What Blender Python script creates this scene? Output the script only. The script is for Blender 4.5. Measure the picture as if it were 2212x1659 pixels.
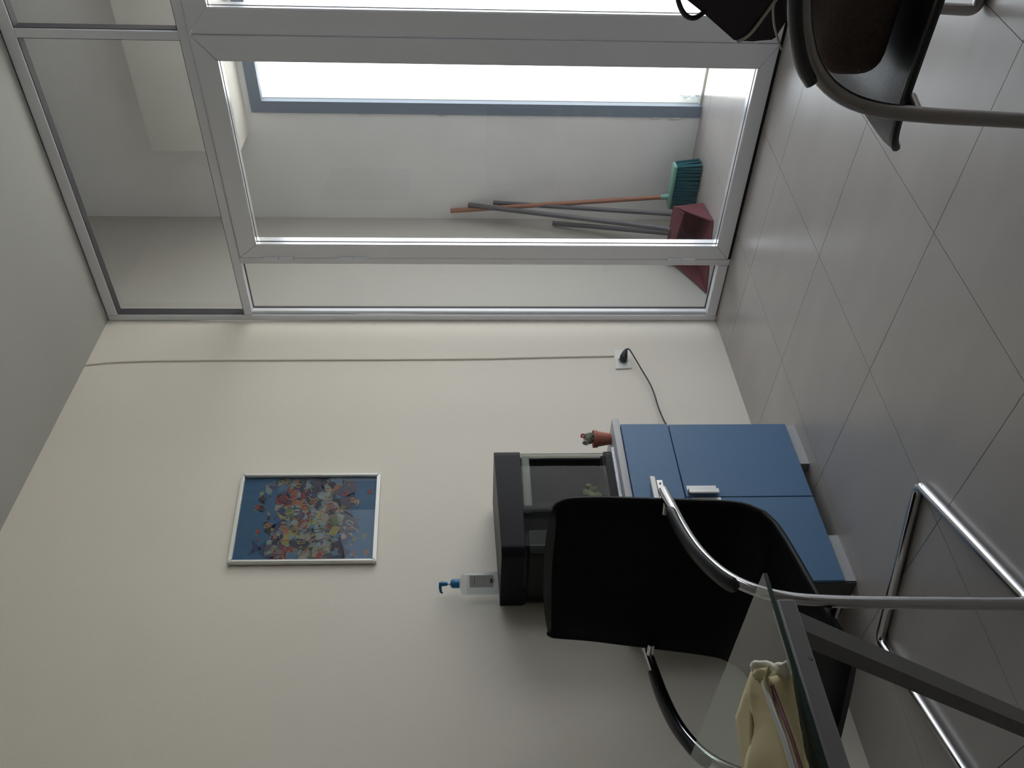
import bpy, bmesh, math, random
from mathutils import Vector, Matrix
random.seed(7)
S = bpy.context.scene
for o in list(bpy.data.objects): bpy.data.objects.remove(o)
COL = S.collection

# ---------------------------------------------------------------- camera (phone held sideways, so the world stands on its side)
F = 1812.56
PI_, RO, YA = [math.radians(a) for a in (-2.657, -0.1608, 42.5762)]
CP = Vector((2.3538, -2.9836, 1.1084))
fw = Vector((-math.sin(YA)*math.cos(PI_), math.cos(YA)*math.cos(PI_), math.sin(PI_)))
rt = Vector((math.cos(YA), math.sin(YA), 0)); upv = rt.cross(fw)
cr = rt*math.cos(RO) + upv*math.sin(RO); cu = -rt*math.sin(RO) + upv*math.cos(RO)
cam = bpy.data.cameras.new('camera'); co = bpy.data.objects.new('camera', cam); COL.objects.link(co)
cam.sensor_width = 36; cam.lens = F/2212*36; cam.clip_start = .05
X, Y, Z = -cu, cr, -fw
co.matrix_world = Matrix(((X.x, Y.x, Z.x, CP.x), (X.y, Y.y, Z.y, CP.y), (X.z, Y.z, Z.z, CP.z), (0, 0, 0, 1)))
S.camera = co

# ---------------------------------------------------------------- world, sun, exposure
w = bpy.data.worlds.new('sky'); S.world = w; w.use_nodes = True
bg = w.node_tree.nodes['Background']; bg.inputs[0].default_value = (.855, .915, 1, 1); bg.inputs[1].default_value = 7.5
sl = bpy.data.lights.new('sun', 'SUN'); sl.energy = 26; sl.angle = .02; sl.color = (1, .96, .9)
so = bpy.data.objects.new('sun', sl); COL.objects.link(so)
sd = Vector((.4, -.92, 0)).normalized()*math.cos(math.radians(70)); sd.z = -math.sin(math.radians(70))
so.rotation_euler = sd.to_track_quat('-Z', 'Y').to_euler()
pl = bpy.data.lights.new('sky_portal', 'AREA'); pl.shape = 'RECTANGLE'; pl.size = 2.8; pl.size_y = 2.15; pl.cycles.is_portal = True
po = bpy.data.objects.new('sky_portal', pl); COL.objects.link(po); po.location = (2.03, 1.0, 1.07); po.rotation_euler = (-math.pi/2, 0, 0)
pl2 = pl.copy(); pl2.size = .9; pl2.size_y = 2.0
po2 = bpy.data.objects.new('sky_portal', pl2); COL.objects.link(po2); po2.location = (3.86, -.57, 1.12); po2.rotation_euler = (math.pi/2, 0, math.pi/2)
vs = S.view_settings; vs.view_transform = 'Standard'; vs.look = 'None'; vs.gamma = 1; vs.use_curve_mapping = False
vs.exposure = -1.12
try: S.cycles.max_bounces = 12; S.cycles.diffuse_bounces = 8; S.cycles.transparent_max_bounces = 16; S.cycles.sample_clamp_indirect = 6
except Exception: pass

# ---------------------------------------------------------------- materials
def mat(name, col, rough=.5, metal=0, var=0, scale=8, bump=0, bscale=200, spec=.5, stretch=None, coat=0):
    m = bpy.data.materials.new(name); m.use_nodes = True
    nt = m.node_tree; b = nt.nodes['Principled BSDF']
    b.inputs['Base Color'].default_value = (*col, 1); b.inputs['Roughness'].default_value = rough
    b.inputs['Metallic'].default_value = metal; b.inputs['Specular IOR Level'].default_value = spec
    if coat: b.inputs['Coat Weight'].default_value = coat
    tc = nt.nodes.new('ShaderNodeTexCoord'); src = tc.outputs['Object']
    if stretch:
        mp = nt.nodes.new('ShaderNodeMapping'); mp.inputs['Scale'].default_value = stretch
        nt.links.new(src, mp.inputs[0]); src = mp.outputs[0]
    if var:
        n = nt.nodes.new('ShaderNodeTexNoise'); n.inputs['Scale'].default_value = scale; n.inputs['Detail'].default_value = 5
        r = nt.nodes.new('ShaderNodeMix'); r.data_type = 'RGBA'
        r.inputs[6].default_value = (*[max(0, c*(1-var)) for c in col], 1); r.inputs[7].default_value = (*[min(1, c*(1+var)) for c in col], 1)
        nt.links.new(src, n.inputs['Vector']); nt.links.new(n.outputs['Fac'], r.inputs[0]); nt.links.new(r.outputs[2], b.inputs['Base Color'])
    if bump:
        n2 = nt.nodes.new('ShaderNodeTexNoise'); n2.inputs['Scale'].default_value = bscale
        bp = nt.nodes.new('ShaderNodeBump'); bp.inputs['Strength'].default_value = bump; bp.inputs['Distance'].default_value = .002
        nt.links.new(src, n2.inputs['Vector']); nt.links.new(n2.outputs['Fac'], bp.inputs['Height']); nt.links.new(bp.outputs[0], b.inputs['Normal'])
    return m
def glass(name, tint=(1, 1, 1), ior=1.5, rough=0.0, haze=0, hazecol=(.8, .8, .8), refl=None):
    m = bpy.data.materials.new(name); m.use_nodes = True; nt = m.node_tree; nt.nodes.clear()
    o = nt.nodes.new('ShaderNodeOutputMaterial'); t = nt.nodes.new('ShaderNodeBsdfTransparent'); g = nt.nodes.new('ShaderNodeBsdfGlossy')
    t.inputs[0].default_value = (*tint, 1); g.inputs['Roughness'].default_value = rough; g.inputs[0].default_value = (1, 1, 1, 1)
    fr = nt.nodes.new('ShaderNodeFresnel'); fr.inputs[0].default_value = ior
    mx = nt.nodes.new('ShaderNodeMixShader')
    ge = nt.nodes.new('ShaderNodeNewGeometry'); k_ = nt.nodes.new('ShaderNodeMath'); k_.operation = 'SUBTRACT'; k_.inputs[0].default_value = 1; nt.links.new(ge.outputs['Backfacing'], k_.inputs[1])
    k2 = nt.nodes.new('ShaderNodeMath'); k2.operation = 'MULTIPLY'; nt.links.new(fr.outputs[0], k2.inputs[0]); nt.links.new(k_.outputs[0], k2.inputs[1]); nt.links.new(k2.outputs[0], mx.inputs[0])
    base = t.outputs[0]
    if haze:
        d = nt.nodes.new('ShaderNodeBsdfDiffuse'); d.inputs[0].default_value = (*hazecol, 1)
        m2 = nt.nodes.new('ShaderNodeMixShader'); m2.inputs[0].default_value = haze
        nt.links.new(t.outputs[0], m2.inputs[1]); nt.links.new(d.outputs[0], m2.inputs[2]); base = m2.outputs[0]
    nt.links.new(base, mx.inputs[1]); nt.links.new(g.outputs[0], mx.inputs[2]); nt.links.new(mx.outputs[0], o.inputs[0])
    return m
M = dict(
    wall=mat('wall_paint', (.735, .68, .595), .7, var=.03, scale=1.5, bump=.15, bscale=90),
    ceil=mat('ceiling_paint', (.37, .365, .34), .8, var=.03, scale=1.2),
    dimwall=mat('fill_cutting_wall', (.26, .24, .21), .8, var=.05, scale=2),  # dark tone given to the unseen walls to cut bounced fill light
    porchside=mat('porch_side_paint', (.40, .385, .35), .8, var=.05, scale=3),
    liner=mat('dark_liner', (.07, .066, .072), .6),
    porch=mat('porch_plaster', (.80, .79, .785), .8, var=.10, scale=3, bump=.3, bscale=40),
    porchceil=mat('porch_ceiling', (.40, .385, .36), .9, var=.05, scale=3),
    tile=mat('floor_tile', (.365, .335, .315), .32, spec=.9, var=.13, scale=3.2, bump=.04, bscale=30, stretch=(1, 3, 1)),
    grout=mat('tile_joint', (.10, .085, .075), .9),
    alu=mat('frame_aluminium', (.80, .80, .835), .36, metal=.1, var=.02, scale=3),
    bead=mat('bead_aluminium', (.9, .9, .92), .22, metal=.6),
    gasket=mat('rubber_gasket', (.03, .03, .035), .6),
    pane=glass('clear_pane', (.97, .98, .975), ior=1.45),
    dark=mat('dark_gap', (.02, .018, .02), .9),
    steel=mat('painted_steel', (.20, .24, .30), .5, var=.1, scale=5),
    concrete=mat('concrete', (.55, .55, .52), .9, var=.12, scale=12, bump=.5, bscale=60),
    pave=mat('pavement', (.6, .6, .58), .9, var=.08, scale=3),
    box=mat('shutter_box', (.74, .72, .67), .6, var=.03, scale=4),
    blue=mat('blue_laminate', (.088, .175, .305), .5, var=.04, scale=60),
    grey=mat('grey_laminate', (.42, .42, .43), .5, var=.03, scale=30),
    dgrey=mat('dark_grey_side', (.08, .08, .085), .5),
    satin=mat('satin_handle', (.72, .71, .70), .3, metal=.8),
    black=mat('black_leather', (.006, .006, .007), .5, bump=.3, bscale=300, spec=.12),
    piping_black=mat('black_piping', (.006, .006, .007), .5, spec=.15),
    seatleather=mat('seat_leather', (.009, .009, .011), .34, bump=.15, bscale=300, spec=.45),
    rubber=mat('black_armpad', (.012, .012, .014), .38),
    chrome=mat('chrome', (.62, .61, .62), .14, metal=1),
    satchrome=mat('worn_chrome', (.36, .335, .32), .3, metal=.9),
    aqplastic=mat('aquarium_black_plastic', (.012, .011, .014), .38, spec=.12),
    aqglass=glass('tank_glass', (.6, .62, .6), ior=1.22),
    aqdark=mat('tank_inside', (.020, .020, .021), .7),
    strip=mat('pale_grey_bar', (.42, .43, .40), .5),
    weed=mat('water_plant', (.30, .34, .12), .7, var=.4, scale=30),
    foil=mat('foil_mat', (.50, .50, .54), .5, metal=.2, var=.35, scale=90, bump=1, bscale=90),
    frame=mat('picture_frame', (.80, .78, .73), .35, metal=.2),
    pglass=glass('picture_glass', (.93, .93, .93), ior=1.25),
    terra=mat('terracotta', (.40, .135, .09), .7, var=.1, scale=30),
    soil=mat('soil', (.05, .035, .025), .9),
    cactus=mat('dry_cactus', (.17, .18, .13), .8, var=.5, scale=60),
    redtip=mat('cactus_red', (.5, .06, .07), .7),
    plate=mat('socket_plastic', (.70, .69, .66), .35),
    plug=mat('black_plug', (.02, .02, .022), .45),
    pumpblue=mat('pump_blue', (.02, .16, .38), .35),
    bottle=glass('clear_plastic', (.90, .92, .93), ior=1.45, haze=.12, hazecol=(.85, .86, .88)),
    gel=glass('clear_gel', (.93, .95, .96), ior=1.33, haze=.03),
    label=mat('bottle_label', (.55, .55, .57), .5),
    labeldark=mat('label_print', (.10, .09, .10), .5),
    labelred=mat('label_print_red', (.35, .03, .04), .5),
    broomblue=mat('broom_bristle', (.012, .09, .115), .8),
    mint=mat('broom_block', (.20, .38, .31), .5),
    wood=mat('orange_handle', (.30, .13, .08), .5, var=.25, scale=8, stretch=(1, 1, .3)),
    stick=mat('grey_handle', (.09, .083, .095), .45),
    pan=mat('dustpan_red', (.12, .026, .036), .5, var=.1, scale=6),
    tglass=glass('table_glass', (.80, .88, .84), ior=1.6),
    tedge=mat('glass_edge', (.012, .03, .024), .15),
    tframe=mat('grey_steel_frame', (.17, .16, .16), .45, var=.05, scale=20),
    cream=mat('cream_paper', (.60, .52, .30), .7, var=.05, scale=15, bump=.3, bscale=40),
    white=mat('torn_paper', (.72, .70, .60), .8),
    silver=mat('silver_strip', (.5, .5, .5), .3, metal=.4),
    knit=mat('brown_weave', (.07, .048, .038), .95, var=.45, scale=120, bump=1, bscale=220),
    bag=mat('dark_bag', (.05, .038, .052), .6, var=.15, scale=10),  # tone lifted: lens haze is put into the bag's colour
    piping=mat('cream_piping', (.62, .60, .52), .5),
)

# ---------------------------------------------------------------- helpers
def link(name, me, m=None, parent=None, smooth=False):
    if m is not None:
        for k in (m if isinstance(m, (list, tuple)) else [m]): me.materials.append(k)
    if smooth:
        for p in me.polygons: p.use_smooth = True
    o = bpy.data.objects.new(name, me); COL.objects.link(o)
    if parent is not None:
        o.parent = parent
        o.matrix_parent_inverse = Matrix.Translation(-parent.location) if parent.rotation_euler.z == 0 else parent.matrix_basis.inverted()
    return o
def fin(bm, name, m, parent=None, smooth=False):
    bmesh.ops.recalc_face_normals(bm, faces=bm.faces)
    me = bpy.data.meshes.new(name); bm.to_mesh(me); bm.free()
    o = link(name, me, m, parent, smooth)
    if smooth == 'auto':
        for p in me.polygons: p.use_smooth = True
        try: me.set_sharp_from_angle(angle=math.radians(40))
        except Exception: pass
    return o
def bx(bm, a, b, bev=0, seg=2):
    r = bmesh.ops.create_cube(bm, size=1); vs_ = r['verts']
    for v in vs_: v.co = Vector([(a[i]+b[i])/2 + v.co[i]*(b[i]-a[i]) for i in range(3)])
    if bev:
        es = list({e for v in vs_ for e in v.link_edges})
        bmesh.ops.bevel(bm, geom=es, offset=bev, segments=seg, affect='EDGES', profile=.5)
def box(name, a, b, m, parent=None, bev=0, seg=2):
    bm = bmesh.new(); bx(bm, a, b, bev, seg); return fin(bm, name, m, parent, 'auto' if bev else False)
def prism(name, pts, d, m, parent=None, bev=0):
    """polygon pts (3-D) pushed along vector d"""
    bm = bmesh.new(); v0 = [bm.verts.new(p) for p in pts]; v1 = [bm.verts.new(Vector(p)+Vector(d)) for p in pts]
    bm.faces.new(v0); bm.faces.new(v1[::-1]); n = len(pts)
    for i in range(n): bm.faces.new((v0[i], v0[(i+1) % n], v1[(i+1) % n], v1[i]))
    if bev: bmesh.ops.bevel(bm, geom=list(bm.edges), offset=bev, segments=2, affect='EDGES')
    return fin(bm, name, m, parent, 'auto' if bev else False)
def smoothpath(pts, it=3):
    pts = [Vector(p) for p in pts]
    for _ in range(it):
        q = [pts[0]]
        for a, b in zip(pts, pts[1:]): q += [a*.75+b*.25, a*.25+b*.75]
        q.append(pts[-1]); pts = q
    return pts
def tubebm(bm, pts, r, n=12, cap=True, ry=None, upref=None):
    pts = [Vector(p) for p in pts]; rings = []
    t0 = (pts[1]-pts[0]).normalized()
    ref = Vector(upref) if upref else (Vector((0, 0, 1)) if abs(t0.z) < .9 else Vector((1, 0, 0)))
    nrm = (ref - t0*ref.dot(t0)).normalized()
    for i, p in enumerate(pts):
        t = (pts[min(i+1, len(pts)-1)]-pts[max(i-1, 0)]).normalized()
        nrm = (nrm - t*nrm.dot(t)).normalized(); b = t.cross(nrm)
        rr = r[i] if isinstance(r, (list, tuple)) else r
        r2 = rr if ry is None else ry
        rings.append([bm.verts.new(p + nrm*math.cos(2*math.pi*k/n)*r2 + b*math.sin(2*math.pi*k/n)*rr) for k in range(n)])
    for a, b in zip(rings, rings[1:]):
        for k in range(n): bm.faces.new((a[k], a[(k+1) % n], b[(k+1) % n], b[k]))
    if cap: bm.faces.new(rings[0][::-1]); bm.faces.new(rings[-1])
def tube(name, pts, r, m, parent=None, n=12, it=0, **k):
    bm = bmesh.new(); tubebm(bm, smoothpath(pts, it) if it else pts, r, n, **k); return fin(bm, name, m, parent, 'auto')
def lathe(name, prof, c, m, parent=None, n=24, sx=1, sy=1, rot=0):
    bm = bmesh.new(); rings = []
    for r, z in prof:
        ring = []
        for k in range(n):
            a = 2*math.pi*k/n; p = Vector((r*sx*math.cos(a), r*sy*math.sin(a), z)); p.rotate(Matrix.Rotation(rot, 3, 'Z'))
            ring.append(bm.verts.new(p+Vector(c)))
        rings.append(ring)
    for a, b in zip(rings, rings[1:]):
        for k in range(n): bm.faces.new((a[k], a[(k+1) % n], b[(k+1) % n], b[k]))
    bm.faces.new(rings[0][::-1]); bm.faces.new(rings[-1])
    return fin(bm, name, m, parent, 'auto')
def empty(name, loc, label=None, cat=None, group=None, kind=None):
    o = bpy.data.objects.new(name, None); COL.objects.link(o); o.location = loc
    o.empty_display_size = .1
    return tag(o, label, cat, group, kind)
def tag(o, label=None, cat=None, group=None, kind=None):
    if label: o['label'] = label
    if cat: o['category'] = cat
    if group: o['group'] = group
    if kind: o['kind'] = kind
    return o
def struct(o, label, cat): return tag(o, label, cat, kind='structure')

# ---------------------------------------------------------------- room shell
H = 2.72
RX, RY = 3.7, -4.6
floor = struct(box('floor', (-.02, RY, -.12), (RX, .06, -.006), M['grout']), 'beige grey stone tiled floor of the room with thin dark joints', 'floor')
# tiles: an almost square grid, laid a degree or two off the walls
N0 = Vector((.868, -.765)); EX = Vector((.462, -.022)); EY = Vector((-.043, -.502))
def clip(poly, f):
    out = []
    for i in range(len(poly)):
        a, b = poly[i], poly[(i+1) % len(poly)]; fa, fb = f(a), f(b)
        if fa >= 0: out.append(a)
        if fa*fb < 0: out.append(a + (b-a)*(fa/(fa-fb)))
    return out
def lay_tiles(parent, y0, y1, ztop, ir, jr):
    for i in ir:
        for j in jr:
            g = .0009
            c = [N0+EX*(i+a)+EY*(j+b) for a, b in ((g/.46, g/.5), (1-g/.46, g/.5), (1-g/.46, 1-g/.5), (g/.46, 1-g/.5))]
            for f in (lambda p: p.x-.0, lambda p: RX-p.x, lambda p: p.y-y0, lambda p: y1-p.y):
                c = clip(c, f) if c else c
            if len(c) < 3: continue
            area = abs(sum(c[k].x*c[(k+1) % len(c)].y-c[(k+1) % len(c)].x*c[k].y for k in range(len(c))))/2
            if area < .002: continue
            prism('floor_tile', [(p.x, p.y, ztop-.006) for p in c], (0, 0, .006), M['tile'], parent)
lay_tiles(floor, RY, .05, 0, range(-4, 11), range(-3, 9))
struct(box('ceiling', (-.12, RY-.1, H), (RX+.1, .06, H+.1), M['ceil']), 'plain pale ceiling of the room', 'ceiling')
wl = struct(box('wall_left', (-.12, RY-.1, -.12), (0, .0, H), M['wall']), 'cream painted wall carrying the fish picture and the socket', 'wall')
wr = empty('wall_right', (RX, -2, 0)); struct(wr, 'wall on the right side of the room, beyond the frame', 'wall')
WY0, WY1, WZ0, WZ1 = -.98, -.12, .12, 2.12
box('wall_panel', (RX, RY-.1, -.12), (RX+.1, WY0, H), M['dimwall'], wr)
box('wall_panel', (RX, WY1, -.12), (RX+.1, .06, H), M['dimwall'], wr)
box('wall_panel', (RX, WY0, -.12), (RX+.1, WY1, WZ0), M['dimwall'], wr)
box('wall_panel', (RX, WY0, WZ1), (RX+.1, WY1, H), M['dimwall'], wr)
w2 = empty('added_window_2', (RX, -.8, 0)); struct(w2, 'tall aluminium window added in the right wall to light the room, beyond the frame', 'window')  # unseen window, added to bring side light onto the left wall
for a_, b_ in (((RX+.02, WY0, WZ0), (RX+.07, WY0+.05, WZ1)), ((RX+.02, WY1-.05, WZ0), (RX+.07, WY1, WZ1)), ((RX+.02, WY0+.05, WZ0), (RX+.07, WY1-.05, WZ0+.05)), ((RX+.02, WY0+.05, WZ1-.05), (RX+.07, WY1-.05, WZ1))):
    box('window_frame', a_, b_, M['alu'], w2)
box('pane', (RX+.04, WY0+.05, WZ0+.05), (RX+.045, WY1-.05, WZ1-.05), M['pane'], w2)
struct(box('wall_back', (-.0, RY-.1, -.12), (RX, RY, H), M['dimwall']), 'wall behind the viewer, darkened to cut bounced light', 'wall')
struct(box('wall_front', (3.452, 0, -.12), (RX, .06, H), M['wall']), 'cream wall right of the glazed partition', 'wall')
# small lump of filler where wall paint ends at the floor is left to bump; painted-over cable
tube('trim_1', smoothpath([(0.001, -.30, 2.719), (.002, -.283, 2.62), (.002, -.272, 2.4), (.002, -.270, 1.9), (.002, -.267, 1.15), (.002, -.255, .8), (.002, -.247, .5)], 2), .0055, M['wall'], None, n=8)
struct(bpy.data.objects['trim_1'], 'thin painted-over cable running down the cream wall to the socket', 'cable cover')

# ---------------------------------------------------------------- porch behind the glass
pf = struct(box('floor_2', (-.0, .06, -.12), (3.7, .98, -.006), M['grout']), 'stone floor of the porch behind the glass partition', 'floor')
lay_tiles(pf, .061, .98, 0, range(-4, 11), range(-5, 1))
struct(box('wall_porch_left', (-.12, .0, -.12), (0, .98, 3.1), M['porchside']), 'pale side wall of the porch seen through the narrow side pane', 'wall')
struct(box('wall_porch_right', (3.7, .06, -.12), (3.8, .98, 3.1), M['porch']), 'side wall of the porch beyond the right door', 'wall')
wf = empty('wall_porch_front', (0, .87, 0)); struct(wf, 'grey plaster wall of the porch left of the bright entrance', 'wall')
box('wall_panel', (0, .87, 0), (.575, .98, 3.1), M['porch'], wf)
box('lintel_panel', (.575, .87, 2.155), (3.47, .98, 3.1), M['porch'], wf)
box('wall_panel', (3.47, .87, 0), (3.7, .98, 3.1), M['porch'], wf)
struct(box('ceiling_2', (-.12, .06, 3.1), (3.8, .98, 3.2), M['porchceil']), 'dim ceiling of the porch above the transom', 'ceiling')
struct(box('wall_porch_header', (-.12, .0, H+.1), (3.8, .06, 3.2), M['porch']), 'strip of wall above the partition on the porch side', 'wall')
df = empty('trim_2', (.6, .87, 0)); struct(df, 'grey painted steel frame around the bright entrance opening', 'door frame')
box('jamb', (.575, .862, 0), (.632, .90, 2.155), M['steel'], df)
box('jamb', (3.41, .862, 0), (3.47, .90, 2.155), M['steel'], df)
box('head_bar', (.632, .862, 2.10), (3.41, .90, 2.155), M['steel'], df)
box('outer_reveal', (.575, .90, 0), (.634, .99, 2.1), M['concrete'], df)
# rough plaster lumps where the steel jamb was set in
for z, r in ((.22, .012), (.12, .016), (1.25, .010), (1.62, .013)):
    bm = bmesh.new(); bmesh.ops.create_icosphere(bm, subdivisions=2, radius=r)
    for v in bm.verts: v.co = Vector((v.co.x*.7+.571, v.co.y*.3+.868, v.co.z*2.2+z)) + Vector((random.uniform(-.003, .003), 0, random.uniform(-.004, .004)))
    fin(bm, 'plaster_lump', M['porch'], wf, True)
struct(box('gap_shade_2', (.60, .88, 0), (3.45, .98, .012), M['concrete']), 'low concrete sill under the bright entrance', 'sill')
bpy.data.objects['gap_shade_2'].name = 'trim_3'
bm = bmesh.new(); bmesh.ops.create_icosphere(bm, subdivisions=3, radius=.04); r9 = random.Random(5)
for v in bm.verts: v.co = Vector((v.co.x*.55+.668, v.co.y*.7+.925, v.co.z*1.15+.060)) + Vector((r9.uniform(-.009, .009), r9.uniform(-.008, .008), r9.uniform(-.010, .010)))
tag(fin(bm, 'plastic_wrap', M['bottle']), 'crumpled clear plastic wrap at the foot of the steel entrance frame', 'plastic wrap')
sb = box('shutter_box', (.468, .665, 2.185), (3.66, .869, 2.595), M['box'], None, bev=.012)
tag(sb, 'white boxy roller shutter housing above the bright entrance behind the transom glass', 'shutter box')
gp = struct(box('ground', (-30, .99, -.3), (40, 60, -.05), M['pave']), 'sunlit pavement outside the entrance', 'ground')

# ---------------------------------------------------------------- glazed partition
ML, MR = .304, 2.212      # mullions
pt = empty('window_1', (0, 0, 0)); struct(pt, 'grey aluminium partition frame with transom panes and a narrow side pane', 'glazed partition')
D = .055
A = M['alu']
def bar(n, x0, x1, z0, z1, parent=pt, y0=0, y1=D, m=A, bev=.0025): return box(n, (x0, y0, z0), (x1, y1, z1), m, parent, bev=bev, seg=1)
bar('post', .0, .030, 0, H-.002)
bar('top_rail', .030, 3.42, 2.672, H-.004)
bar('transom_rail', .030, 3.42, 2.085, 2.120)
bar('mullion', .304, .336, 0, 2.085)
bar('mullion', 2.180, 2.212, 0, 2.085)
bar('transom_post', 1.232, 1.264, 2.120, 2.672)
bar('transom_post', 2.445, 2.477, 2.120, 2.672)
bar('post', 3.42, 3.452, 0, H-.002)
bar('bottom_rail', .030, .304, .004, .048)
bar('bottom_rail', 2.212, 3.42, .004, .048)
# round-nosed lower half of the left post, as an extra glazing profile
bar('cover_strip', .030, .044, .048, 2.085, y0=.012, y1=.035)
def pane(n, x0, x1, z0, z1, parent=pt, y=.046): return box(n, (x0, y, z0), (x1, y+.004, z1), M['pane'], parent)
pane('pane', .028, .6385, 2.118, 2.674); pane('pane', .6405, 1.234, 2.118, 2.674)
pane('pane', 1.262, 2.447, 2.118, 2.674); pane('pane', 2.475, 3.422, 2.118, 2.674)
pane('pane', .028, .306, .046, 2.087)
pane('pane', 2.210, 3.422, .046, 2.087)
def reveal_strip(x0, x1, z0, z1, parent=pt, y=.006, w=.003):
    bm = bmesh.new()
    bx(bm, (x0, y, z0), (x0+w, .046, z1)); bx(bm, (x1-w, y, z0), (x1, .046, z1))
    bx(bm, (x0+w, y, z0), (x1-w, .046, z0+w)); bx(bm, (x0+w, y, z1-w), (x1-w, .046, z1))
    return fin(bm, 'gasket', M['liner'], parent)  # dark strips covering the reveal sides around a pane
reveal_strip(.030, 1.232, 2.120, 2.672); reveal_strip(1.264, 2.445, 2.120, 2.672); reveal_strip(.044, .304, .048, 2.085, y=.036)
bm_ = None
hz = [(1.92, .060), (1.613, .062), (.217, .060)]
def door(idx, x0, x1, hinge_left, label):
    d = empty('door_%d' % idx, ((x0+x1)/2, 0, 0)); struct(d, label, 'door')
    zb, zt = .014, 2.080
    sl_, sr = (.064, .088) if hinge_left else (.088, .064)
    y0, y1 = -.006, .050
    def mitre(n, pts): return prism(n, [(p[0], y0, p[1]) for p in pts], (0, y1-y0, 0), A, d, bev=.002)
    g = .0006
    xi0, xi1, zi0, zi1 = x0+sl_, x1-sr, .072, 2.004
    mitre('stile', [(x0, zb+g), (xi0, zi0+g), (xi0, zi1-g), (x0, zt-g)])
    mitre('stile', [(x1, zb+g), (xi1, zi0+g), (xi1, zi1-g), (x1, zt-g)])
    mitre('bottom_rail', [(x0+g, zb), (x1-g, zb), (xi1, zi0), (xi0, zi0)])
    mitre('top_rail', [(x0+g, zt), (x1-g, zt), (xi1, zi1), (xi0, zi1)])
    # reveal of two beads with a dark rubber line between them
    for ya, yb, t_, mm in ((-.004, .012, .0018, M['bead']), (.012, .0175, .0022, M['gasket']), (.0175, .045, .0034, M['bead'])):
        bm = bmesh.new()
        bx(bm, (xi0, ya, zi0), (xi0+t_, yb, zi1)); bx(bm, (xi1-t_, ya, zi0), (xi1, yb, zi1))
        bx(bm, (xi0+t_, ya, zi0), (xi1-t_, yb, zi0+t_)); bx(bm, (xi0+t_, ya, zi1-t_), (xi1-t_, yb, zi1))
        fin(bm, 'glazing_bead' if mm is M['bead'] else 'gasket', mm, d)
    pane('pane', xi0+.003, xi1-.003, zi0+.003, zi1-.003, d, y=.043)
    hx = x0 if hinge_left else x1
    for z, L in hz:
        for s in (0, 1):
            tube('hinge', [(hx-.003, -.008, z+.002 if s else z-L+.0), (hx-.003, -.008, z+L if s else z-.002)], .0075, A, d, n=12)
    return d
door(1, .340, 1.254, True, 'left leaf of the aluminium glass double door, hinged beside the narrow side pane')
door(2, 1.258, 2.176, False, 'right leaf of the aluminium glass double door, cut by the photo edge')
struct(box('gap_shade', (.336, .004, 0), (2.18, .05, .013), M['dark']), 'dark strip standing for the shade in the gap under the double door', 'gap_shade')  # solid dark strip stands in for the shade below the door leaves
bpy.data.objects['gap_shade'].name = 'trim_4'

# ---------------------------------------------------------------- cleaning things in the porch
br = empty('broom', (.29, .70, 0), 'broom with blue bristles and orange handle leaning head-down in the porch corner', 'broom')
bm = bmesh.new()
for k in range(24):
    for q in range(5):
        x = .185+.225*k/23; y = .675+.05*q/4
        tubebm(bm, [(x+random.uniform(-.002, .002), y, .118), (x+(x-.29)*.10+random.uniform(-.006, .006), y+(y-.70)*.5+random.uniform(-.004, .004), .003)], [.0052, .0062], 5)
b_ = fin(bm, 'bristles', M['broomblue'], br); b_['kind'] = 'stuff'
box('bristle_core', (.195, .68, .03), (.40, .72, .118), M['broomblue'], br)
box('head_block', (.180, .672, .118), (.412, .728, .134), M['mint'], br, bev=.004)
tube('socket', [(.236, .70, .130), (.229, .706, .168)], .014, M['mint'], br, n=14)
tube('handle', [(.230, .706, .160), (.055, .852, 1.222)], .0115, M['wood'], br, n=12)
dp = empty('dustpan', (.16, .42, 0), 'dark red dustpan with long grey handle standing at the foot of the porch wall', 'dustpan')
# scoop: lip toward the room, high back
bm = bmesh.new()
def thick(bm, poly, d):
    v0 = [bm.verts.new(p) for p in poly]; v1 = [bm.verts.new(Vector(p)+Vector(d)) for p in poly]; n = len(poly)
    bm.faces.new(v0); bm.faces.new(v1[::-1])
    for i in range(n): bm.faces.new((v0[i], v0[(i+1) % n], v1[(i+1) % n], v1[i]))
thick(bm, [(.012, .20, .002), (.325, .33, .002), (.300, .53, .004), (.010, .53, .004)], (0, 0, .005))
thick(bm, [(.010, .525, .004), (.302, .525, .004), (.296, .50, .150), (.012, .50, .150)], (0, .006, 0))
thick(bm, [(.325, .33, .004), (.302, .53, .004), (.296, .505, .150), (.312, .42, .085), (.324, .345, .022)], (-.006, 0, 0))
thick(bm, [(.012, .20, .004), (.012, .53, .004), (.012, .505, .150), (.012, .42, .11), (.012, .30, .05)], (.006, 0, 0))
thick(bm, [(.018, .44, .144), (.300, .44, .110), (.296, .503, .150), (.016, .503, .150)], (0, 0, .004))
fin(bm, 'scoop', M['pan'], dp)
tube('handle', [(.17, .50, .145), (.165, .53, .22), (.092, .850, 1.128)], .0125, M['stick'], dp, n=12)
tag(tube('mop_handle', [(.20, .58, .006), (.105, .853, 1.00)], .011, M['stick'], None, n=12), 'dark grey pole leaning behind the dustpan handle, its top just below it', 'pole')
tag(tube('short_stick', [(.10, .56, .006), (.018, .800, .690)], .012, M['stick'], None, n=12), 'shortest dark grey stick leaning close to the door hinge side, left of the long handles', 'stick')

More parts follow.
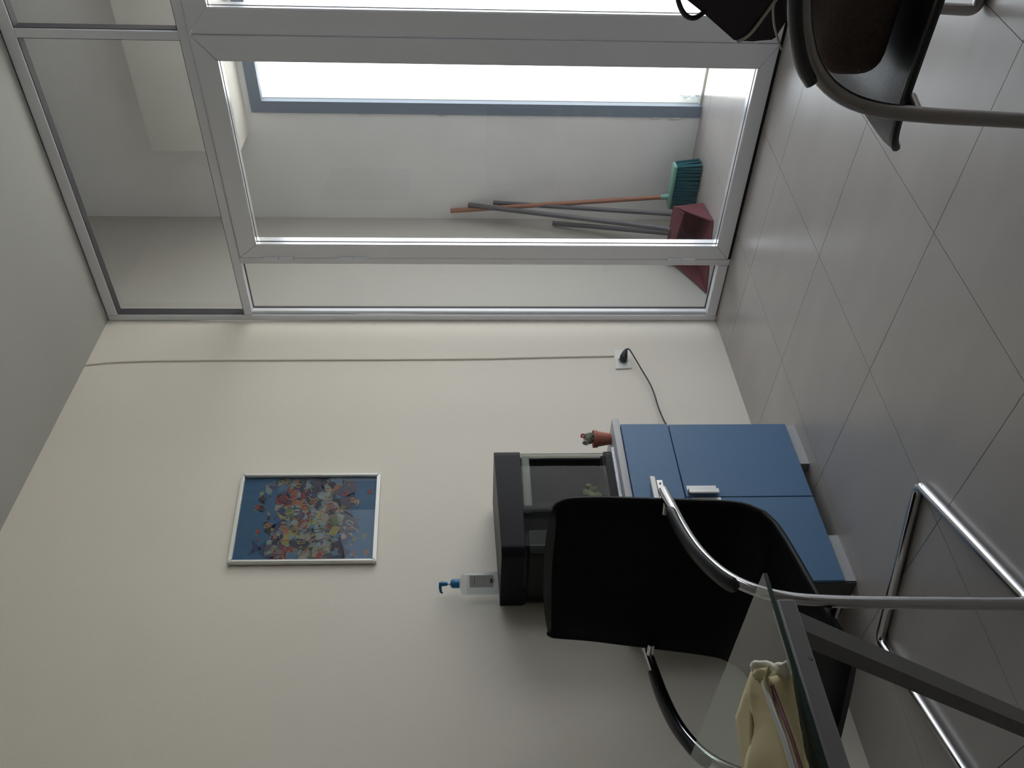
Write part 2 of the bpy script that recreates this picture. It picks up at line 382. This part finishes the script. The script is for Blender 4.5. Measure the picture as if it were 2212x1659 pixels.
# ---------------------------------------------------------------- socket, plug, cord
sk = empty('wall_socket', (0, -.27, .463), 'square white wall socket on the cream wall near the partition', 'socket')
prism('plate', [(0, -.207, .497), (0, -.207, .425), (0, -.330, .432), (0, -.334, .503)], (.006, 0, 0), M['plate'], sk, bev=.002)
bm = bmesh.new(); tubebm(bm, [(.008, -.272, .464), (.013, -.272, .464)], .022, 24); fin(bm, 'socket_ring', M['plate'], sk, 'auto')
pc = empty('power_cord', (.03, -.27, .46), 'black plug and cord hanging from the wall socket behind the blue cabinet', 'cord')
tube('plug', [(.013, -.285, .466), (.030, -.282, .464), (.042, -.268, .458), (.046, -.255, .452)], [.017, .017, .011, .006], M['plug'], pc, n=12)
tube('cord', smoothpath([(.046, -.255, .452), (.048, -.25, .440), (.045, -.30, .425), (.035, -.38, .400), (.03, -.454, .378), (.03, -.52, .370), (.03, -.60, .368), (.03, -.72, .350), (.03, -.9, .25)], 2), .0032, M['plug'], pc, n=8)

# ---------------------------------------------------------------- blue cabinet
CX = .328
CY0, CY1, CM = -.985, -1.620, -1.304
cb = empty('blue_cabinet', (.17, -1.3, 0), 'low blue cabinet with grey top, one drawer and two doors, under the aquarium', 'cabinet')
box('top_board', (.002, CY1-.004, .611), (CX+.006, -.962, .634), M['grey'], cb, bev=.002)
box('body', (.004, CY1+.004, .036), (CX-.019, CY0-.004, .610), M['grey'], cb)
box('side_panel', (.002, CY1-.002, .0), (CX-.010, CY1+.004, .610), M['dgrey'], cb)
box('drawer_front', (CX-.018, CY1, .4445), (CX, CY0+.003, .606), M['blue'], cb, bev=.0012, seg=1)
d1_ = box('door', (CX-.018, CM-.0008, .036), (CX, CY0, .441), M['blue'], cb, bev=.0012, seg=1)
d2_ = box('door', (CX-.018, CY1, .036), (CX, CM-.0035, .441), M['blue'], cb, bev=.0012, seg=1)
box('plinth_piece', (CX-.05, -1.160, 0), (CX-.010, CY0+.003, .036), M['grey'], cb)
box('plinth_piece', (CX-.05, CY1, 0), (CX-.010, -1.452, .036), M['grey'], cb)
box('recessed_plinth', (CX-.14, -1.452, 0), (CX-.12, -1.160, .036), M['dgrey'], cb)
def handle(parent, c, L, vertical, n):
    h = bmesh.new(); u = Vector((0, 0, 1)) if vertical else Vector((0, 1, 0)); v = Vector((0, -1, 0)) if vertical else Vector((0, 0, 1))
    prof = [(0, -.026), (.003, -.026), (.003, -.006), (.016, -.004), (.021, .001), (.022, .016), (.018, .018), (.016, .006), (.004, .003), (0, .003)]
    c = Vector(c); rings = []
    for s in (-.5, .5):
        rings.append([h.verts.new(c+u*(s*L)+v*q+Vector((1, 0, 0))*p) for p, q in prof])
    k = len(prof)
    for i in range(k): h.faces.new((rings[0][i], rings[0][(i+1) % k], rings[1][(i+1) % k], rings[1][i]))
    h.faces.new(rings[0][::-1]); h.faces.new(rings[1])
    return fin(h, n, M['satin'], parent)
dr = [o for o in bpy.data.objects if o.name == 'drawer_front'][0]
handle(dr, (CX, -1.312, .532), .150, False, 'handle')
tube('screw', [(CX+.003, -1.252, .515), (CX+.005, -1.252, .515)], .003, M['dark'], dr, n=8)
handle(d1_, (CX, -1.288, .386), .094, True, 'handle')
handle(d2_, (CX, -1.336, .380), .094, True, 'handle')

# ---------------------------------------------------------------- aquarium
AX = .304
tag(box('foil_mat', (.02, -1.52, .635), (AX+.004, -1.068, .648), M['foil'], None, bev=.004), 'crinkled silver foil mat between aquarium and cabinet top', 'mat')
aq = empty('aquarium', (.16, -1.28, .648), 'black framed aquarium with dark tank standing on the blue cabinet', 'aquarium')
def rbox(bm, x0, x1, y0, y1, z0, z1, r, n=6, zf=None):
    """box with rounded vertical front corners; zf(y) gives a sloping top"""
    pts = [(x0, y0), ]
    pts = [(x0, y1)]
    for k in range(n+1):
        a = math.pi/2*(1-k/n); pts.append((x1-r+r*math.cos(a), y1-r+r*math.sin(a)))
    for k in range(n+1):
        a = -math.pi/2*k/n; pts.append((x1-r+r*math.cos(a), y0+r+r*math.sin(a)))
    pts.append((x0, y0))
    lo = [bm.verts.new((p[0], p[1], z0)) for p in pts]; hi = [bm.verts.new((p[0], p[1], z1 if zf is None else zf(p[1]))) for p in pts]
    m = len(pts); bm.faces.new(lo); bm.faces.new(hi[::-1])
    for i in range(m): bm.faces.new((lo[i], lo[(i+1) % m], hi[(i+1) % m], hi[i]))
AY0, AY1 = -1.492, -1.070
slope = lambda t, b: (lambda y: b+(t-b)*(y-AY0)/(AY1-AY0))
bm = bmesh.new(); rbox(bm, .022, AX, AY0, AY1, .648, .672, .032); fin(bm, 'base_frame', M['aqplastic'], aq, 'auto')
bm = bmesh.new(); rbox(bm, .022, AX, AY0, AY1, .954, 1.03, .032, zf=slope(1.040, 1.025)); 
fin(bm, 'lid', M['aqplastic'], aq, 'auto')
bm = bmesh.new(); rbox(bm, .03, AX-.003, AY0+.003, AY1-.003, .670, .956, .031); fin(bm, 'tank_glass', M['aqglass'], aq, 'auto')
bm = bmesh.new(); rbox(bm, .032, AX-.012, AY0+.010, AY1-.010, .672, .680, .028); fin(bm, 'gravel_bed', M['aqdark'], aq)
box('back_panel', (.033, AY0+.008, .68), (.045, AY1-.008, .95), M['aqdark'], aq)
box('side_panel', (.045, AY1-.014, .68), (AX-.040, AY1-.008, .95), M['aqdark'], aq)
box('filter_box', (.047, AY0+.008, .68), (AX-.014, AY0+.095, .94), M['aqdark'], aq, bev=.004)
box('pale_bar', (AX-.060, -1.300, .922), (AX-.018, -1.086, .950), M['strip'], aq, bev=.006)  # pale grey bar just under the front of the lid
bm = bmesh.new()
for (c, r) in (((.20, -1.175, .725), .014), ((.205, -1.195, .705), .017), ((.20, -1.16, .705), .011), ((.20, -1.21, .722), .012), ((.20, -1.145, .72), .008)):
    q = bmesh.ops.create_icosphere(bm, subdivisions=2, radius=r)['verts']
    for v in q: v.co = Vector((v.co.x*.5, v.co.y*1.0, v.co.z*1.3))*(1+random.uniform(-.25, .25))+Vector(c)
fin(bm, 'water_plant', M['weed'], aq, True)
box('cable_notch', (.03, AY0-.002, .944), (.10, AY0+.02, .956), M['aqplastic'], aq)

# sanitizer bottle on the lid
bt = empty('pump_bottle', (.060, -1.432, 1.0265), 'clear pump bottle with blue pump head standing on the aquarium lid', 'bottle')
ang = math.radians(42)
def rb(name, prof, m, sx, sy, n=28, c=(.060, -1.432, 1.0275)): return lathe(name, prof, c, m, bt, n, sx, sy, ang)
# square-ish body via superellipse
def sbody(name, w_, d_, prof, m):
    bm = bmesh.new(); rings = []; n = 32
    for s, z in prof:
        ring = []
        for k in range(n):
            a = 2*math.pi*k/n; c_, s_ = math.cos(a), math.sin(a); e = .55
            p = Vector((w_*s*abs(c_)**e*(1 if c_ >= 0 else -1), d_*s*abs(s_)**e*(1 if s_ >= 0 else -1), z)); p.rotate(Matrix.Rotation(ang, 3, 'Z'))
            ring.append(bm.verts.new(p+Vector((.060, -1.432, 1.0275))))
        rings.append(ring)
    for a, b in zip(rings, rings[1:]):
        for k in range(n): bm.faces.new((a[k], a[(k+1) % n], b[(k+1) % n], b[k]))
    bm.faces.new(rings[0][::-1]); bm.faces.new(rings[-1]); return fin(bm, name, m, bt, 'auto')
sbody('body', .036, .020, [(.93, 0), (1, .004), (1, .112), (.95, .118), (.55, .124), (.32, .128)], M['bottle'])
sbody('gel', .033, .017, [(.93, .003), (1, .006), (1, .100), (.97, .102)], M['gel'])
def onb(name, a0, a1, z0, z1, dd, m):
    """thin label on the side of the bottle that faces the room"""
    R = Matrix.Rotation(ang, 3, 'Z'); P = [Vector((a0, -dd, z0)), Vector((a1, -dd, z0)), Vector((a1, -dd, z1)), Vector((a0, -dd, z1))]
    return prism(name, [R @ p+Vector((.060, -1.432, 1.0275)) for p in P], R @ Vector((0, -.0006, 0)), m, bt)
lb = onb('label', -.008, .031, .018, .094, .0202, M['label'])
onb('label_print', .006, .020, .020, .028, .0210, M['labeldark'])
onb('label_print', .006, .020, .0145, .0165, .0210, M['labelred'])
for k in range(7): onb('label_print', .000, .026-.004*(k % 3), .036+.007*k, .0375+.007*k, .0210, M['labeldark'] if k == 6 else M['satin'])
rb('collar', [(.0135, .126), (.0145, .130), (.0145, .148), (.011, .153), (.006, .156)], M['pumpblue'], 1, 1)
rb('stem', [(.0035, .154), (.0035, .170)], M['plate'], 1, 1)
tube('pump_head', [Vector((.060, -1.432, 1.0275))+Vector(p) for p in ((0, 0, .164), (0, 0, .186))], [.006, .0085], M['pumpblue'], bt, n=14)
nz = Matrix.Rotation(ang, 3, 'Z')
tube('nozzle', [Vector((.060, -1.432, 1.0275))+nz @ Vector(p) for p in ((.004, 0, .187), (-.012, 0, .188), (-.026, 0, .186), (-.030, 0, .180))], [.005, .005, .004, .003], M['pumpblue'], bt, n=10)

# cactus pot
cp = empty('cactus_pot', (.268, -.992, .634), 'small terracotta pot with a dried cactus on the right end of the cabinet top', 'potted plant')
pc0 = (.268, -.995, .634)
lathe('pot', [(.0185, 0), (.0195, .002), (.0265, .046), (.0300, .047), (.0310, .062), (.0290, .062), (.0280, .058)], pc0, M['terra'], cp, 28)
lathe('soil', [(.027, .055), (.027, .057)], pc0, M['soil'], cp, 20)
bm = bmesh.new()
for c, r, n in (((0, .004, .070), .017, 60), ((-.004, .014, .080), .014, 40), ((.004, -.008, .083), .010, 30), ((.008, -.024, .092), .0085, 40), ((0, -.016, .080), .006, 16)):
    q = bmesh.ops.create_icosphere(bm, subdivisions=2, radius=r)['verts']
    for v in q: v.co = v.co*(1+random.uniform(-.22, .22))+Vector(c)+Vector(pc0)
fin(bm, 'cactus', M['cactus'], cp)
bm = bmesh.new()
for c, r in (((0, .004, .070), .017), ((-.004, .014, .080), .014), ((.004, -.008, .083), .010), ((.008, -.026, .092), .0085)):
    for k in range(46):
        d = Vector((random.gauss(0, 1), random.gauss(0, 1), random.gauss(0, 1))).normalized(); p = Vector(c)+Vector(pc0)
        tubebm(bm, [p+d*r*.9, p+d*(r+.006)], [.0005, .0001], 3)
s_ = fin(bm, 'spines', M['piping'], cp); s_['kind'] = 'stuff'
bm = bmesh.new()
for k in range(9):
    q = bmesh.ops.create_icosphere(bm, subdivisions=1, radius=.0035)['verts']; o_ = Vector((random.uniform(-.006, .006), random.uniform(.004, .022), random.uniform(.088, .102)))
    for v in q: v.co = v.co+o_+Vector(pc0)
fin(bm, 'red_tips', M['redtip'], cp)

# ---------------------------------------------------------------- picture of fish
pic = empty('fish_picture', (0, -1.115, 1.68), 'silver framed picture of a crowd of tropical fish on blue, hung on the cream wall', 'picture')
C4 = [Vector((0, -.9195, 1.951)), Vector((0, -.922, 1.448)), Vector((0, -1.3125, 1.433)), Vector((0, -1.3105, 1.922))]  # TR, BR, BL, TL
def pq(u, v, x):   # u from left (toward -y) 0..1, v from the top 0..1
    t = C4[3].lerp(C4[0], u); b = C4[2].lerp(C4[1], u); p = t.lerp(b, v); return Vector((x, p.y, p.z))
fwid, fh = .032, .025
O = [(0, 0), (1, 0), (1, 1), (0, 1)]; I = [(fwid, fh), (1-fwid, fh), (1-fwid, 1-fh), (fwid, 1-fh)]
for i in range(4):
    j = (i+1) % 4
    prism('frame_bar', [pq(*O[i], .002), pq(*O[j], .002), pq(*I[j], .002), pq(*I[i], .002)], (.018, 0, 0), M['frame'], pic, bev=.003)
cols = dict(sea=(.024, .105, .215), deep=(.014, .04, .11), yellow=(.42, .36, .12), pale=(.30, .38, .40), red=(.34, .05, .045), orange=(.42, .17, .08), dark=(.03, .03, .06), violet=(.10, .09, .15), teal=(.10, .25, .28), cream=(.40, .38, .30), green=(.16, .22, .10), lblue=(.10, .22, .36))
cm = [mat('print_'+k, tuple(c_*.72 for c_ in v) if k not in ('sea', 'deep') else v, .5, var=.15 if k in ('sea', 'deep') else .3, scale=30) for k, v in cols.items()]; ck = list(cols)
sea = cm[0]
nt = sea.node_tree; sb_ = nt.nodes['Principled BSDF']
bm = bmesh.new(); lay = 0
f = bm.faces.new([bm.verts.new(pq(*I[k], .006)) for k in range(4)]); f.material_index = 0
def fish(u, v, L, Hh, a, ci, cj, stripes, z):
    asp = .5/.39
    def P(s, t, dz=0):
        c_, s_ = math.cos(a), math.sin(a); du = (s*c_-t*s_); dv = (s*s_+t*c_)/asp
        uu = min(max(u+du, .036), .964); vv = min(max(v+dv, .028), .972)
        return bm.verts.new(pq(uu, vv, .0064+z+dz))
    f = bm.faces.new([P(L*.5*math.cos(2*math.pi*k/14), Hh*.5*math.sin(2*math.pi*k/14)) for k in range(14)]); f.material_index = ci
    f = bm.faces.new([P(-L*.42, 0), P(-L*.75, -Hh*.42), P(-L*.66, 0), P(-L*.75, Hh*.42)]); f.material_index = cj
    f = bm.faces.new([P(-L*.25, -Hh*.40), P(0, -Hh*.72), P(L*.22, -Hh*.42)]); f.material_index = cj
    f = bm.faces.new([P(-L*.2, Hh*.42), P(-L*.05, Hh*.66), P(L*.16, Hh*.44)]); f.material_index = cj
    for s in stripes:
        h = Hh*.46*math.sqrt(max(.05, 1-(2*s)**2)); w_ = L*.05
        f = bm.faces.new([P(L*s-w_, -h, 2e-5), P(L*s+w_, -h, 2e-5), P(L*s+w_, h, 2e-5), P(L*s-w_, h, 2e-5)]); f.material_index = cj
    f = bm.faces.new([P(L*.36+.006*math.cos(k*math.pi/3), -Hh*.08+.006*math.sin(k*math.pi/3), 3e-5) for k in range(6)]); f.material_index = ck.index('dark')
rnd = random.Random(11)
# dark water behind the crowd, then the crowd
for k in range(26):
    fish(rnd.uniform(.1, .9), rnd.uniform(.30, .76), rnd.uniform(.22, .34), rnd.uniform(.16, .26), rnd.uniform(-3, 3), ck.index(rnd.choice(['dark', 'deep', 'violet'])), ck.index('deep'), (), k*4e-6)
n = 0
for k in range(300):
    v = min(max(rnd.gauss(.50, .155), .17), .84); u = rnd.uniform(.05, .95)
    c1 = rnd.choice(['yellow', 'yellow', 'pale', 'red', 'orange', 'dark', 'violet', 'teal', 'cream', 'pale', 'lblue', 'cream', 'green', 'violet', 'dark', 'deep', 'dark'])
    c2 = rnd.choice(['yellow', 'dark', 'cream', 'dark', 'orange', 'pale', 'lblue'])
    L = rnd.uniform(.05, .155)*(1.0 if .3 < v < .72 else .6)*(1.25 if k < 60 else .85)
    fish(u, v, L, L*rnd.uniform(.45, .85), rnd.choice([0, math.pi])+rnd.uniform(-.8, .8), ck.index(c1), ck.index(c2), rnd.choice([(), (), (-.2, .0, .2), (-.15, .15), (.05,)]), 2e-4+k*2.5e-6)
for (u, v, c1) in ((.12, .93, 'orange'), (.8, .93, 'red'), (.35, .17, 'red'), (.62, .14, 'red'), (.78, .16, 'cream'), (.3, .91, 'green')):
    fish(u, v, .06, .035, .3, ck.index(c1), ck.index('yellow'), (), 1.1e-3)
me = bpy.data.meshes.new('artwork'); bm.to_mesh(me); bm.free()
art = link('artwork', me, cm, pic); art['label'] = 'print of many small colourful fish on blue water'
prism('glass', [pq(*I[k], .0085) for k in range(4)], (.002, 0, 0), M['pglass'], pic)

# ---------------------------------------------------------------- cantilever chairs
def chair(name, origin, fdir, label, cat, metal, W=.488, seatmat='black'):
    t = empty(name, (0, 0, 0), label, cat)
    fdir = Vector((fdir[0], fdir[1], 0)).normalized(); rdir = Vector((fdir.y, -fdir.x, 0))   # chair's own right-hand side
    ang_ = math.atan2(fdir.y, fdir.x)
    t.location = (origin[0], origin[1], 0); t.rotation_euler = (0, 0, ang_)
    # local frame: x forward, y = -w (w toward the chair's right), z up
    bpy.context.view_layer.update()
    def put(o):
        o.parent = t; o.matrix_parent_inverse = Matrix.Identity(4); return o
    L = lambda s, w_, z: Vector((s, -w_, z))
    arm = [(.02, .652), (.084, .648), (.19, .641), (.285, .625), (.36, .592), (.405, .545), (.430, .485), (.441, .40), (.447, .25), (.455, .06), (.455, .0125)]
    near = [L(s, 0, z) for s, z in arm]
    pts = smoothpath(near[:9], 2) + smoothpath([L(.449, 0, .2), L(.455, 0, .055), L(.456, 0, .0125), L(.415, 0, .0125), L(.3, 0, .0125)], 3)
    pts += smoothpath([L(.2, 0, .0125), L(.05, 0, .0125), L(0, 0, .0125), L(0, .05, .0125), L(0, .15, .0125)], 3)
    far = [Vector((p.x, -W-p.y, p.z)) for p in pts][::-1]
    tb = bmesh.new(); tubebm(tb, pts+far, .0125, 14)
    put(fin(tb, 'tube_frame', metal, None, 'auto'))
    for w_ in (0, W):
        pb = bmesh.new(); path = smoothpath([L(.105, w_, .654), (L(.19, w_, .651)), L(.285, w_, .637), L(.365, w_, .605), L(.392, w_, .580)], 3)
        nn = len(path); rr = [.0175*min(1, .45+4*min(i, nn-1-i)/nn) for i in range(nn)]
        tubebm(pb, path, rr, 12, ry=.011, upref=(0, 0, 1))
        put(fin(pb, 'armrest_pad', M['rubber'], None, 'auto'))
        # bracket between tube end and shell
        bb = bmesh.new(); tubebm(bb, [L(.05, w_, .650), L(.052, w_+(.045 if w_ == 0 else -.045), .650)], .009, 10)
        put(fin(bb, 'bracket', metal, None, 'auto'))
        bb = bmesh.new(); tubebm(bb, [L(.440, w_, .395), L(.430, w_+(.045 if w_ == 0 else -.045), .392)], .009, 10)
        put(fin(bb, 'bracket', metal, None, 'auto'))
    # shell: profile (s, z, left edge w, right edge w)
    prof = [(.003, .911, .062, .444), (-.002, .900, .050, .456), (-.004, .87, .040, .462), (.006, .80, .032, .462), (.018, .72, .028, .466), (.030, .65, .024, .468), (.043, .57, .020, .471), (.053, .51, .017, .474), (.068, .465, .016, .474), (.100, .430, .017, .473), (.15, .415, .020, .470), (.25, .411, .022, .468), (.35, .411, .024, .466), (.45, .408, .030, .460), (.50, .398, .040, .450), (.522, .382, .055, .435)]
    prof = [(a_, b_, c_, d_+W-.488) for a_, b_, c_, d_ in prof]
    NW = 14; th = .017
    def shell(i0, i1, nm, off0=-th, off1=th*.2):
        sb2 = bmesh.new(); P = prof[i0:i1]; sec = []
        fine = []
        # interpolate profile (Catmull-Rom)
        def cr_(a, b, c, d, t_): return .5*((2*b)+(-a+c)*t_+(2*a-5*b+4*c-d)*t_*t_+(-a+3*b-3*c+d)*t_**3)
        n_ = len(P)
        for i in range(n_-1):
            a, b, c, d = P[max(i-1, 0)], P[i], P[i+1], P[min(i+2, n_-1)]
            for q in range(4): fine.append(tuple(cr_(a[k], b[k], c[k], d[k], q/4) for k in range(4)))
        fine.append(P[-1])
        grids = []
        for side in (0, 1):
            g = []
            for i, (s, z, w0, w1) in enumerate(fine):
                a = fine[max(i-1, 0)]; b = fine[min(i+1, len(fine)-1)]
                tx, tz = b[0]-a[0], b[1]-a[1]; l = math.hypot(tx, tz); nx, nz = tz/l, -tx/l    # normal: away from the sitter
                row = []
                for k in range(NW+1):
                    u_ = k/NW; e = 2*u_-1; w_ = w0+(w1-w0)*u_
                    dish = .016*(1-e*e)
                    bulge = (1-abs(e)**6)*.011+.006
                    o_ = (dish + (bulge if side else -bulge))
                    row.append(sb2.verts.new(L(s-nx*-o_*1, w_, z-nz*-o_)))
                g.append(row)
            grids.append(g)
        for side, g in enumerate(grids):
            for i in range(len(g)-1):
                for k in range(NW):
                    fs = (g[i][k], g[i][k+1], g[i+1][k+1], g[i+1][k]); sb2.faces.new(fs if side else fs[::-1])
        A0, B0 = grids; m_ = len(A0)
        for i in range(m_-1):
            sb2.faces.new((A0[i][0], A0[i+1][0], B0[i+1][0], B0[i][0])); sb2.faces.new((A0[i][NW], B0[i][NW], B0[i+1][NW], A0[i+1][NW]))
        for k in range(NW):
            sb2.faces.new((A0[0][k], B0[0][k], B0[0][k+1], A0[0][k+1])); sb2.faces.new((A0[-1][k], A0[-1][k+1], B0[-1][k+1], B0[-1][k]))
        # piping along the edge
        o = put(fin(sb2, nm, M[seatmat] if nm == 'seat' else M['black'], None, 'auto'))
        for k in (2, 3):
            pp = bmesh.new(); tubebm(pp, [L(f_[0], f_[k], f_[1]) for f_ in fine], .0075, 8)
            q = fin(pp, 'edge_piping', M['rubber'] if nm == 'seat' and seatmat != 'black' else M['piping_black'], None, 'auto'); q.parent = o; q.matrix_parent_inverse = Matrix.Identity(4)
        return o
    shell(0, 10, 'backrest'); shell(9, 16, 'seat')
    return t
chair('cantilever_chair', (.806, -1.666), (.31482, -.94915), 'black leather cantilever chair with chrome tube frame between blue cabinet and glass desk', 'chair', M['chrome'])
chair('cantilever_chair', (2.222, -1.712), (-1, -.03), 'black cantilever chair with worn tube frame nearest the double door, mostly out of frame', 'chair', M['satchrome'], W=.60, seatmat='seatleather')

# things on the second chair
kn = empty('woven_cushion', (1.95, -1.48, .43), 'dark brown woven cushion lying on the chair nearest the door', 'cushion')
bm = bmesh.new(); bx(bm, (1.800, -1.645, .426), (2.16, -1.33, .535), bev=.040, seg=5); fin(bm, 'cover', M['knit'], kn, True)
hb = empty('handbag', (1.95, -1.47, .57), 'dark handbag with cream piping and a strap loop resting above the chair arm', 'bag')
pts = [(1.872, .74), (1.846, .700), (1.800, .636), (1.801, .605), (1.804, .566), (1.87, .538), (2.12, .538), (2.14, .74), (2.0, .80)]
prism('body', [(x, -1.475, z) for x, z in pts], (0, .12, 0), M['bag'], hb, bev=.003)
tube('piping', smoothpath([(1.801, -1.477, .634), (1.812, -1.480, .616), (1.838, -1.480, .601), (1.871, -1.48, .584), (1.90, -1.48, .570)], 2), .0030, M['piping'], hb, n=8)
tube('cord', smoothpath([(1.93, -1.50, .57), (1.930, -1.655, 0.648), (1.896, -1.655, 0.639), (1.875, -1.655, 0.628), (1.855, -1.655, 0.616)], 2), .0018, M['piping'], hb, n=8)
tube('strap', smoothpath([(1.852, -1.47, .698), (1.842, -1.49, .722), (1.862, -1.52, .752), (1.90, -1.52, .77), (1.93, -1.50, .74)], 3), .0045, M['bag'], hb, n=8)

# ---------------------------------------------------------------- glass desk
dk = empty('glass_desk', (.9, -2.8, 0), 'glass topped desk with grey steel frame and slanting legs at the bottom left', 'desk')
TX, TY = 1.486, -2.388
box('glass_top', (.30, -3.30, .7445), (TX, TY, .750), M['tglass'], dk)
bm = bmesh.new(); bx(bm, (TX, -3.30, .7445), (TX+.001, TY, .750)); fin(bm, 'polished_edge', M['tedge'], dk)
rl = box('side_rail', (TX-.030, -3.28, .7175), (TX-.004, TY-.034, .7405), M['tframe'], dk, bev=.002, seg=1)
box('side_rail', (.32, -3.28, .7175), (.345, TY-.034, .7405), M['tframe'], dk, bev=.002, seg=1)
tube('screw_cap', [(TX-.004, -2.50, .722), (TX-.003, -2.50, .722)], .003, M['tframe'], dk, n=10)
def leg(a, b, wv, tv):
    a, b, wv, tv = map(Vector, (a, b, wv, tv)); bm = bmesh.new(); q = []
    for p in (a, b): q.append([bm.verts.new(p+wv*i+tv*j) for i, j in ((-.5, -.5), (.5, -.5), (.5, .5), (-.5, .5))])
    for k in range(4): bm.faces.new((q[0][k], q[0][(k+1) % 4], q[1][(k+1) % 4], q[1][k]))
    bm.faces.new(q[0][::-1]); bm.faces.new(q[1]); return fin(bm, 'leg', M['tframe'], dk)
leg((1.457, -2.445, .7175), (.978, -2.445, .002), (.030, 0, 0), (0, .026, 0))
leg((.335, -2.445, .7175), (.814, -2.445, .002), (.030, 0, 0), (0, .026, 0))
leg((1.457, -3.25, .7175), (.978, -3.25, .002), (.030, 0, 0), (0, .026, 0))
leg((.335, -3.25, .7175), (.814, -3.25, .002), (.030, 0, 0), (0, .026, 0))

# cream paper packet with a rolled strip, on the desk
pk = empty('paper_packet', (1.42, -2.6, .751), 'crumpled cream paper packet with a silver strip along its fold, on the glass desk', 'paper packet')
def sheet(name, rows, th_, m, jitter=.0):
    bm = bmesh.new(); g = []; r2 = random.Random(3)
    for row in rows: g.append([bm.verts.new(Vector(p)+Vector((r2.uniform(-1, 1), r2.uniform(-1, 1), r2.uniform(-1, 1)))*jitter) for p in row])
    for i in range(len(g)-1):
        for k in range(len(g[0])-1): bm.faces.new((g[i][k], g[i][k+1], g[i+1][k+1], g[i+1][k]))
    bmesh.ops.recalc_face_normals(bm, faces=bm.faces)
    r = bmesh.ops.solidify(bm, geom=list(bm.faces), thickness=th_); return fin(bm, name, m, pk, True)
def lerp(a, b, t): return Vector(a).lerp(Vector(b), t)
def grid(tl, tr, bl, br, nu, nv, bumpf): return [[lerp(lerp(tl, tr, i/nu), lerp(bl, br, i/nu), j/nv)+Vector((0, 0, bumpf(i/nu, j/nv))) for i in range(nu+1)] for j in range(nv+1)]
def at(px, py, z):
    d = fw+cr*((1659-py-829.5)/F)+cu*((1106-px)/F); t_ = (z-CP.z)/d.z; return CP+d*t_
sheet('left_panel', grid(at(1625, 1442, .775), at(1655, 1470, .782), at(1612, 1690, .765), at(1712, 1690, .782), 8, 14, lambda a, b: .004*math.sin(9*b+3*a)*(1-a)), .003, M['cream'], .0008)
sheet('left_fold', grid(at(1588, 1548, .756), at(1622, 1450, .775), at(1606, 1690, .754), at(1625, 1690, .765), 5, 10, lambda a, b: 0), .003, M['cream'], .0006)
sheet('right_panel', grid(at(1660, 1462, .782), at(1704, 1450, .770), at(1722, 1690, .780), at(1745, 1690, .768), 6, 14, lambda a, b: -.004*math.sin(math.pi*a)), .003, M['cream'], .0008)
sheet('right_side', grid(at(1704, 1450, .770), at(1706, 1456, .752), at(1745, 1690, .768), at(1752, 1690, .752), 3, 12, lambda a, b: 0), .002, M['cream'], .0006)
sheet('torn_edge', grid(at(1621, 1432, .782), at(1705, 1436, .776), at(1628, 1458, .778), at(1704, 1464, .770), 16, 3, lambda a, b: .006*math.sin(a*9)*(1-b)), .004, M['white'], .0022)
sheet('crumpled_flap', grid(at(1632, 1450, .786), at(1664, 1440, .790), at(1648, 1480, .784), at(1668, 1492, .786), 6, 5, lambda a, b: .004*math.sin(6*a+4*b)), .002, M['cream'], .0018)
tube('silver_strip', [at(1650, 1474, .788), at(1672, 1540, .789), at(1695, 1600, .788), at(1722, 1690, .787)], .0052, M['silver'], pk, n=12, ry=.003)
tube('dark_fold', [at(1668, 1482, .784), at(1690, 1540, .785), at(1712, 1600, .784), at(1740, 1690, .783)], .0022, M['pan'], pk, n=8)
